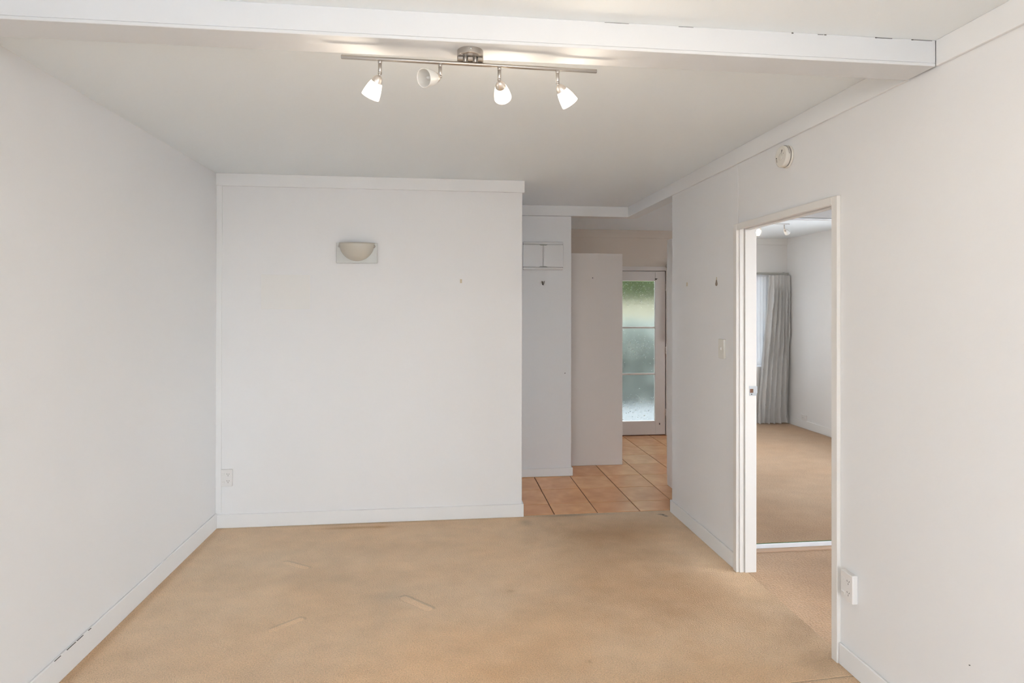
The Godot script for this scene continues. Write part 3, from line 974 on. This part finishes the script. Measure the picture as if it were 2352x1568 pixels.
# ---- what stands outside the glazed door ------------------------------------------
func outdoors() -> void:
	var st := mb()
	bx(st, -30, 34, -0.35, -0.12, -30, 40)
	struct("ground", st, M.bounce_ground, "pale ground outside the house, lightened to bounce daylight indoors", "ground")
	st = mb()
	bx(st, 0.3, 6.5, -0.12, -0.03, 7.02, 9.0, 0.01)
	struct("path", st, M.paving, "pale concrete path outside the entry door", "path")
	var fence := thing("fence", P(3.5, -0.12, 12.6), "cream painted boundary wall seen blurred through the entry door glass", "fence")
	st = mb()
	cbox(st, Vector3(0, 0.86, 0), Vector3(14, 1.72, 0.12), 0.01)
	obj("fence_wall", st, M.fence, fence)
	st = mb()
	cbox(st, Vector3(0, 1.745, 0), Vector3(14.1, 0.05, 0.2), 0.01)
	obj("coping", st, M.fence, fence)
	shrub("hedge", P(3.6, -0.12, 10.2), "dark clipped hedge beyond the path, blurred by the door glass", "hedge", Vector3(5.0, 1.42, 0.9), 5200, M.leaf_dark, M.hedge_dark, true)
	shrub("tree", P(4.3, -0.12, 14.4), "bright green tree over the boundary wall, blurred by the door glass", "tree", Vector3(3.6, 4.4, 2.4), 9000, M.leaf_green, M.bark, false)
	shrub("tree", P(6.4, -0.12, 15.4), "second green tree farther right beyond the boundary wall", "tree", Vector3(3.4, 4.2, 2.4), 7000, M.leaf_green, M.bark, false)
	shrub("tree", P(0.4, -0.12, 15.2), "green tree left of the door view beyond the boundary wall", "tree", Vector3(3.2, 4.2, 2.2), 6000, M.leaf_green, M.bark, false)

func shrub(called: String, at: Vector3, label: String, category: String, size: Vector3, leaves: int, lm: Material, wood: Material, box: bool) -> void:
	var t := thing(called, at, label, category)
	var st := mb()
	if box:
		for k in 9:
			rod(st, Vector3((k - 4) * size.x / 9.5, 0, 0), Vector3((k - 4) * size.x / 9.5 + 0.05, size.y * 0.7, 0.05), 0.03, 8)
	else:
		rod(st, Vector3.ZERO, Vector3(0.1, size.y * 0.45, 0), 0.13, 12)
		for k in 5:
			rod(st, Vector3(0.08, size.y * 0.36, 0), Vector3(cos(k * 1.26) * size.x * 0.3, size.y * 0.75, sin(k * 1.26) * size.z * 0.3), 0.05, 8)
	obj("trunk" if not box else "stems", st, M.bark, t)
	st = mb()
	for s in [1.0, -1.0]:
		tri(st, Vector3(0, 0, 0), Vector3(0.045, 0.06, 0.012), Vector3(0, 0.14, -0.01), Vector3(0, 0, s))
		tri(st, Vector3(0, 0, 0), Vector3(-0.045, 0.06, 0.012), Vector3(0, 0.14, -0.01), Vector3(0, 0, s))
	st.generate_normals()
	var mm := MultiMesh.new()
	mm.transform_format = MultiMesh.TRANSFORM_3D
	mm.mesh = st.commit()
	mm.instance_count = leaves
	for i in leaves:
		var p: Vector3
		if box:
			p = Vector3(rng.randf_range(-0.5, 0.5) * size.x, rng.randf() * (size.y - 0.08), rng.randf_range(-0.5, 0.5) * size.z)
		else:
			var v := Vector3(rng.randfn(), rng.randfn(), rng.randfn()).normalized() * pow(rng.randf(), 0.4)
			p = Vector3(v.x * size.x * 0.5, size.y * 0.55 + v.y * size.y * 0.43, v.z * size.z * 0.5)
		mm.set_instance_transform(i, Transform3D(Basis.from_euler(Vector3(rng.randf_range(-1.2, 1.2), rng.randf() * TAU, rng.randf_range(-1, 1))).scaled(Vector3.ONE * rng.randf_range(0.9, 1.5) * (1.0 if box else 1.7)), p))
	var mi := MultiMeshInstance3D.new()
	mi.name = "foliage"
	mi.multimesh = mm
	mi.material_override = lm
	mi.set_meta("kind", "stuff")
	t.add_child(mi, true)

# ---- things on the walls and the beam ----------------------------------------------
# heads: [x along the bar, lit, direction the shade points]
func spot_bar(called: String, at: Vector3, label: String, left: float, right: float, turn: float, heads: Array, power: float) -> Node3D:
	var t := thing(called, at, label, "ceiling light")
	var st := mb()
	# canopy
	lathe(st, [Vector2(0, -0.0205), Vector2(0.038, -0.0205)], Transform3D(), 48, false)
	lathe(st, [Vector2(0.038, -0.0205), Vector2(0.0412, -0.0197), Vector2(0.042, -0.018)], Transform3D(), 48)
	lathe(st, [Vector2(0.042, -0.018), Vector2(0.042, 0.0), Vector2(0.0, 0.0)], Transform3D(), 48, false)
	obj("canopy", st, M.nickel, t)
	st = mb()
	lathe(st, [Vector2(0.0, 0.0), Vector2(0.0036, 0.0), Vector2(0.0034, 0.0022), Vector2(0.0, 0.0036)], aim(Vector3(0, 0, 1), Vector3(0, -0.008, 0.0415)), 16)
	obj("screw", st, M.chrome, t)
	for x in [-0.0315, 0.0, 0.0315]:
		st = mb()
		cbox(st, Vector3(x, -0.0275, 0), Vector3(0.0205, 0.0145, 0.026), 0.003)
		obj("clamp_block", st, M.nickel, t)
	for x in [-0.016, 0.016]:
		st = mb()
		rod(st, Vector3(x, -0.02, 0.011), Vector3(x, -0.0375, 0.009), 0.0042, 16)
		obj("post", st, M.nickel, t)
	var by := -0.0405
	var along := func(x: float) -> Vector3: return Vector3(x * cos(turn), by, x * sin(turn))
	st = mb()
	rod(st, along.call(-left), along.call(right), 0.0065, 24, 0.0012)
	obj("bar", st, M.nickel, t)
	for h in heads:
		var p: Vector3 = along.call(h[0]) + Vector3(0, -0.005, 0)
		var dir: Vector3 = h[2].normalized()
		var q := p + Vector3(0, -0.0435, 0)
		st = mb()
		rod(st, p, p + Vector3(0, -0.0095, 0), 0.0063, 20)
		rod(st, p + Vector3(0, -0.0095, 0), p + Vector3(0, -0.0375, 0), 0.0058, 20)
		rod(st, p + Vector3(0, -0.0377, 0), q, 0.0062, 20)
		rod(st, q + Vector3(0, 0.002, 0), q + dir * 0.008, 0.0036, 14)
		var arm := obj("spot_arm", st, M.nickel, t)
		var xf := aim(dir, q + dir * 0.005)
		st = mb()
		lathe(st, [Vector2(0.0, -0.002), Vector2(0.0045, -0.0012), Vector2(0.0085, 0.0018), Vector2(0.0122, 0.0065), Vector2(0.015, 0.0125), Vector2(0.017, 0.0195), Vector2(0.0182, 0.0265)], xf, 40)
		lathe(st, [Vector2(0.0182, 0.0265), Vector2(0.0172, 0.0265), Vector2(0.0155, 0.018), Vector2(0.0, 0.016)], xf, 40, false)
		# profiles here run outward along +y: flip is handled by tri()
		obj("cup", st, M.satin_nickel, arm)
		st = mb()
		var prof := []
		for k in 13:
			var v := float(k) / 12
			prof.append(Vector2(0.0168 + 0.0122 * pow(v, 0.72) + 0.001 * sin(v * PI), 0.0205 + 0.051 * v))
		lathe(st, prof, xf, 48)
		var inner := []
		for k in 13:
			var v := 1.0 - float(k) / 12
			inner.append(Vector2(0.0148 + 0.0122 * pow(v, 0.72) + 0.001 * sin(v * PI), 0.0205 + 0.051 * v))
		lathe(st, [prof[12], Vector2(0.0285, 0.0722), inner[0]], xf, 48)
		lathe(st, inner, xf, 48)
		lathe(st, [Vector2(0.0148, 0.0205), Vector2(0.0, 0.0205)], xf, 48, false)
		var shade := obj("shade", st, M.lit_glass if h[1] else M.frosted_glass, arm)
		if h[1]:
			shade.set_meta("label", "glowing white glass shade")
			var l := OmniLight3D.new()
			l.name = "lamp"
			l.light_color = Color(1.0, 0.93, 0.84)
			l.light_energy = power
			l.omni_range = 12.0
			l.omni_attenuation = 2.0
			l.light_size = 0.016
			l.shadow_enabled = true
			l.position = q + dir * 0.052
			t.add_child(l, true)
		else:
			shade.set_meta("label", "unlit frosted glass shade")
			st = mb()
			lathe(st, [Vector2(0.0, 0.022), Vector2(0.0065, 0.022), Vector2(0.0065, 0.034), Vector2(0.0, 0.034)], xf, 20, false)
			obj("lamp_holder", st, M.white_plastic, arm)
			st = mb()
			lathe(st, [Vector2(0.0045, 0.034), Vector2(0.006, 0.038), Vector2(0.006, 0.052), Vector2(0.0042, 0.057), Vector2(0.0, 0.059)], xf, 20)
			obj("bulb", st, M.bulb_glass, arm)
	return t

# a double outlet facing +z, its base at the wall; n sockets one above the other
func outlet(called: String, at: Vector3, label: String, w: float, h: float, n: int, deep := 0.012) -> Node3D:
	var t := thing(called, at, label, "power outlet")
	var st := mb()
	cbox(st, Vector3(0, 0, deep / 2), Vector3(w, h, deep), 0.003)
	obj("plate", st, M.white_plastic, t)
	for k in n:
		var y := 0.0 if n == 1 else (0.5 - k) * h * 0.4
		var sx := w * 0.14
		for s in [[-0.0062, 0.0035, 0.5], [0.0062, 0.0035, -0.5], [0.0, -0.0075, 0.0]]:
			st = mb()
			cbox(st, Vector3.ZERO, Vector3(0.0022, 0.0072, 0.001), 0.0, Transform3D(Basis(Vector3(0, 0, 1), s[2]), Vector3(sx + s[0], y + s[1], deep + 0.0001)))
			obj("socket_slot", st, M.slot_dark, t)
		st = mb()
		lathe(st, [Vector2(0.0, 0.0), Vector2(0.0155, 0.0), Vector2(0.015, 0.0009), Vector2(0.0, 0.0009)], aim(Vector3(0, 0, 1), Vector3(sx, y, deep - 0.0006)), 32, false)
		obj("socket", st, M.white_plastic, t)
		st = mb()
		cbox(st, Vector3.ZERO, Vector3(0.019, 0.012, 0.004), 0.001, Transform3D(Basis(Vector3.RIGHT, 0.12), Vector3(-w * 0.27, y + (0.0 if n == 1 else 0.004 - 0.012 * k), deep + 0.0008)))
		obj("rocker_switch", st, M.white_plastic, t)
	return t

func fittings() -> void:
	# main light bar under the beam
	spot_bar("spotlight_bar", P(0.086, BD, 1.945), "brushed nickel four-lamp spotlight bar under the ceiling beam, second lamp unlit", 0.403, 0.418, -0.025,
		[[-0.284, true, Vector3(-0.43, -0.78, -0.42)], [-0.096, false, Vector3(-0.64, -0.3, 0.68)], [0.094, true, Vector3(0.24, -0.4, -0.88)], [0.286, true, Vector3(0.62, -0.7, -0.34)]], 0.02)
	# its twin on the ceiling nearer the viewer, above the picture
	spot_bar("spotlight_bar", P(0.45, H, 1.25), "second spotlight bar on the ceiling nearer the viewer, above the picture's top edge", 0.41, 0.41, 0.0,
		[[-0.29, true, Vector3(-0.3, -0.9, 0.2)], [-0.1, true, Vector3(-0.1, -0.9, 0.3)], [0.1, true, Vector3(0.2, -0.9, 0.2)], [0.29, true, Vector3(0.4, -0.9, -0.2)]], 0.02)
	# wall light
	var t := thing("wall_light", P(-0.594, 1.879, DB), "unlit wall light with a half-bowl glass shade on a pale glass plate", "wall light")
	var st := mb()
	cbox(st, Vector3(0, 0, 0.006), Vector3(0.2, 0.09, 0.012), 0.002)
	obj("backing_box", st, M.grey_plastic, t)
	st = mb()
	cbox(st, Vector3(0, -0.001, 0.0155), Vector3(0.277, 0.14, 0.007), 0.0015)
	obj("glass_plate", st, M.sconce_plate, t)
	obj("shade", half_bowl(), M.sconce_glass, t)
	for x in [-0.118, 0.118]:
		st = mb()
		lathe(st, [Vector2(0.0, 0.0), Vector2(0.0078, 0.0), Vector2(0.009, 0.002), Vector2(0.009, 0.007), Vector2(0.0072, 0.0092), Vector2(0.0, 0.01)], aim(Vector3(0, 0, 1), Vector3(x, 0.045, 0.0235)), 24)
		obj("clip", st, M.nickel, t)
	# smoke alarm
	t = thing("smoke_alarm", P(XR, 2.24, 2.79), "round off-white smoke alarm high on the right wall", "smoke alarm")
	t.rotation.y = -PI / 2
	var up := aim(Vector3(0, 0, 1))
	st = mb()
	lathe(st, [Vector2(0.0, 0.0), Vector2(0.055, 0.0), Vector2(0.0555, 0.004), Vector2(0.0545, 0.0085), Vector2(0.05, 0.0095)], up, 56)
	obj("base", st, M.alarm_plastic, t)
	st = mb()
	lathe(st, [Vector2(0.046, 0.0095), Vector2(0.046, 0.0125), Vector2(0.0, 0.0125)], up, 56, false)
	obj("vent_slot", st, M.grey_plastic, t)
	st = mb()
	lathe(st, [Vector2(0.0505, 0.0125), Vector2(0.0525, 0.0145), Vector2(0.0518, 0.03), Vector2(0.0505, 0.0335), Vector2(0.0485, 0.0352), Vector2(0.0455, 0.0362)], up, 56)
	lathe(st, [Vector2(0.0455, 0.0362), Vector2(0.0172, 0.0372), Vector2(0.0168, 0.0362), Vector2(0.0, 0.0362)], up, 56, false)
	obj("cover", st, M.alarm_plastic, t)
	for k in 9:
		var a := -1.45 + k * 0.16
		st = mb()
		cbox(st, Vector3.ZERO, Vector3(0.0035, 0.0055, 0.006), 0.001, Transform3D(Basis(Vector3(0, 0, 1), a), Vector3(-sin(a), cos(a), 0) * 0.0512 + Vector3(0, 0, 0.0215)))
		obj("vent", st, M.grey_plastic, t)
	st = mb()
	lathe(st, [Vector2(0.0155, 0.036), Vector2(0.0155, 0.038), Vector2(0.0145, 0.0386), Vector2(0.0, 0.0388)], up, 36)
	obj("test_button", st, M.alarm_plastic, t)
	# printed marks: a small symbol stack, an indicator dot and a short line of tiny characters
	var zf := 0.037
	for s in [[0.013, 0.028, 0.009, 0.004], [0.011, 0.0235, 0.008, 0.003], [0.01, 0.0195, 0.006, 0.003], [0.007, 0.0165, 0.007, 0.0022], [0.025, 0.011, 0.005, 0.0025], [-0.036, -0.001, 0.007, 0.005]]:
		st = mb()
		cbox(st, Vector3(s[0], s[1], zf - 0.0002), Vector3(s[2], s[3], 0.0008), 0.0003)
		obj("printed_mark", st, M.print_black, t)
	for k in 7:
		st = mb()
		cbox(st, Vector3(-0.0345 + k * 0.0006, -0.0065 - k * 0.0024, zf - 0.0003), Vector3(0.0038, 0.0019, 0.0008), 0.0002)
		obj("printed_mark", st, M.print_black, t)
	# outlets
	outlet("power_outlet", P(-1.458, 0.341, DB), "white double power outlet low in the left corner of the back wall", 0.076, 0.116, 2)
	var o := outlet("power_outlet", P(XR, 0.355, 2.321), "white double power outlet on the right wall next to the doorway", 0.075, 0.116, 2, 0.024)
	o.rotation.y = -PI / 2
	# light switch
	t = thing("light_switch", P(XR, 1.255, 3.472), "cream light switch plate on the wall left of the bedroom doorway", "light switch")
	t.rotation.y = -PI / 2
	st = mb()
	cbox(st, Vector3(0, 0, 0.0075), Vector3(0.074, 0.116, 0.015), 0.003)
	obj("plate", st, M.cream_plastic, t)
	st = mb()
	cbox(st, Vector3(0, 0.002, 0.0153), Vector3(0.017, 0.025, 0.001), 0.0003)
	obj("switch_surround", st, M.cream_plastic, t)
	st = mb()
	cbox(st, Vector3.ZERO, Vector3(0.011, 0.018, 0.005), 0.0012, Transform3D(Basis(Vector3.RIGHT, -0.16), Vector3(0, 0.002, 0.0165)))
	obj("rocker_switch", st, M.white_plastic, t)
	# marks left on the walls
	t = thing("hook_backing", P(XR, 1.655, 3.56), "brown teardrop-shaped backing of a removed hook on the right wall", "hook backing")
	t.rotation.y = -PI / 2
	st = mb()
	var pts := PackedVector2Array()
	for k in 20:
		var a := PI * 0.75 + k * PI * 1.5 / 19
		pts.append(Vector2(cos(a), sin(a)) * 0.0125 + Vector2(0, -0.007))
	pts.append(Vector2(0.003, 0.018))
	pts.append(Vector2(-0.003, 0.018))
	prism(st, pts, Transform3D(), 0.004)
	obj("teardrop_plate", st, M.bare_plaster, t)
	st = mb()
	cbox(st, Vector3(0, 0.026, 0.0006), Vector3(0.009, 0.018, 0.0012), 0.0003)
	obj("adhesive_tab", st, M.tape, t)
	var tabs := [[P(0.128, 1.688, DB), 0.0, "beige adhesive tab on the back wall right of the wall light", 0.014], [P(XR, 1.663, 4.015), -PI / 2, "beige adhesive tab on the right wall near the hall", 0.018]]
	for s in tabs:
		st = mb()
		cbox(st, Vector3(0, 0, 0.0008), Vector3(s[3], 0.027, 0.0016), 0.0005)
		var tb := obj("adhesive_tab", st, M.tape)
		tb.position = s[0]
		tb.rotation.y = s[1]
		tag(tb, s[2], "adhesive tab", "adhesive tabs left on the walls")
	# switchboard
	t = thing("switchboard", P(0.884, 1.8355, 5.327), "flat white electrical switchboard cover with two doors on the hall wall", "switchboard")
	st = mb()
	cbox(st, Vector3(0, 0.1245, 0.01), Vector3(0.36, 0.247, 0.02), 0.004)
	obj("casing", st, M.grey_plastic, t)
	for y in [0.0115, 0.2375]:
		st = mb()
		cbox(st, Vector3(0, y, 0.0135), Vector3(0.362, 0.0225, 0.027), 0.0065)
		obj("cover_strip", st, M.board_plastic, t)
	for s in [-1.0, 1.0]:
		st = mb()
		cbox(st, Vector3(s * 0.0908, 0.1245, 0.014), Vector3(0.1804, 0.2012, 0.028), 0.0055)
		obj("door", st, M.board_plastic, t)
	for s in [[0.0239, 1.0], [0.2251, -1.0]]:
		st = mb()
		pts = PackedVector2Array([Vector2(-0.041, 0), Vector2(0.041, 0), Vector2(0.024, 0.0095 * s[1]), Vector2(-0.024, 0.0095 * s[1])])
		prism(st, pts, Transform3D(Basis(), Vector3(0, s[0], 0.0275)), 0.0012)
		obj("finger_grip", st, M.grip_plastic, t)
	# coat hook
	t = thing("coat_hook", P(0.884, 1.722, 5.327), "small dark metal double coat hook below the switchboard", "hook")
	st = mb()
	cbox(st, Vector3(0, -0.003, 0.002), Vector3(0.012, 0.03, 0.004), 0.0015)
	obj("back_plate", st, M.dark_latch, t)
	for s in [-1.0, 1.0]:
		st = mb()
		rod(st, Vector3(0, -0.01, 0.004), Vector3(s * 0.009, -0.004, 0.018), 0.0026, 10)
		rod(st, Vector3(s * 0.009, -0.004, 0.018), Vector3(s * 0.0115, 0.012, 0.022), 0.0026, 10)
		lathe(st, [Vector2(0, 0), Vector2(0.0035, 0.0015), Vector2(0.0035, 0.0045), Vector2(0, 0.006)], Transform3D(Basis(), Vector3(s * 0.0115, 0.01, 0.022)), 12)
		obj("prong", st, M.dark_latch, t)
	st = mb()
	rod(st, Vector3(0, -0.012, 0.004), Vector3(0, -0.018, 0.018), 0.0034, 12)
	lathe(st, [Vector2(0, 0), Vector2(0.005, 0.002), Vector2(0.005, 0.007), Vector2(0, 0.01)], Transform3D(Basis(), Vector3(0, -0.023, 0.018)), 14)
	obj("lower_prong", st, M.black, t)
	# a nail and two chips
	for s in [[P(1.086, 0.915, 5.327), 0.0, "tiny chip in the paint of the hall wall above its baseboard", 0.006], [P(XR, 0.36, 1.76), -PI / 2, "tiny dark chip in the paint of the right wall, right of the outlet", 0.0035]]:
		st = mb()
		cbox(st, Vector3(0, 0, 0.0006), Vector3(s[3] * 1.6, s[3], 0.0012), 0.0004, Transform3D(Basis(Vector3(0, 0, 1), 0.4), Vector3()))
		var ch := obj("paint_chip", st, M.crack_dark)
		ch.position = s[0]
		ch.rotation.y = s[1]
		tag(ch, s[2], "paint chip")

func half_bowl() -> SurfaceTool:
	var st := SurfaceTool.new()
	st.begin(Mesh.PRIMITIVE_TRIANGLES)
	st.set_smooth_group(1)
	var nu := 40
	var nv := 18
	var top := 0.068
	var pt := func(u: float, v: float, k: float) -> Vector3:
		# u across from left to right, v from the rim down to the foot
		var a := PI * u
		var b := PI / 2 * v
		return Vector3(-cos(a) * (0.121 - k) * cos(b), top - (0.125 - k) * sin(b), 0.019 + sin(a) * (0.062 - k) * cos(b))
	for s in [0.0, 0.004]:
		for i in nu:
			for j in nv:
				var q := []
				for k in [[0, 0], [1, 0], [1, 1], [0, 1]]:
					q.append(pt.call(float(i + k[0]) / nu, float(j + k[1]) / nv, s))
				var c: Vector3 = (q[0] + q[2]) / 2 - Vector3(0, top, 0.019)
				quad(st, q[0], q[1], q[2], q[3], c * (1.0 if s == 0.0 else -1.0))
	for i in nu:
		quad(st, pt.call(float(i) / nu, 0.0, 0.0), pt.call(float(i + 1) / nu, 0.0, 0.0), pt.call(float(i + 1) / nu, 0.0, 0.004), pt.call(float(i) / nu, 0.0, 0.004), Vector3.UP)
	return st
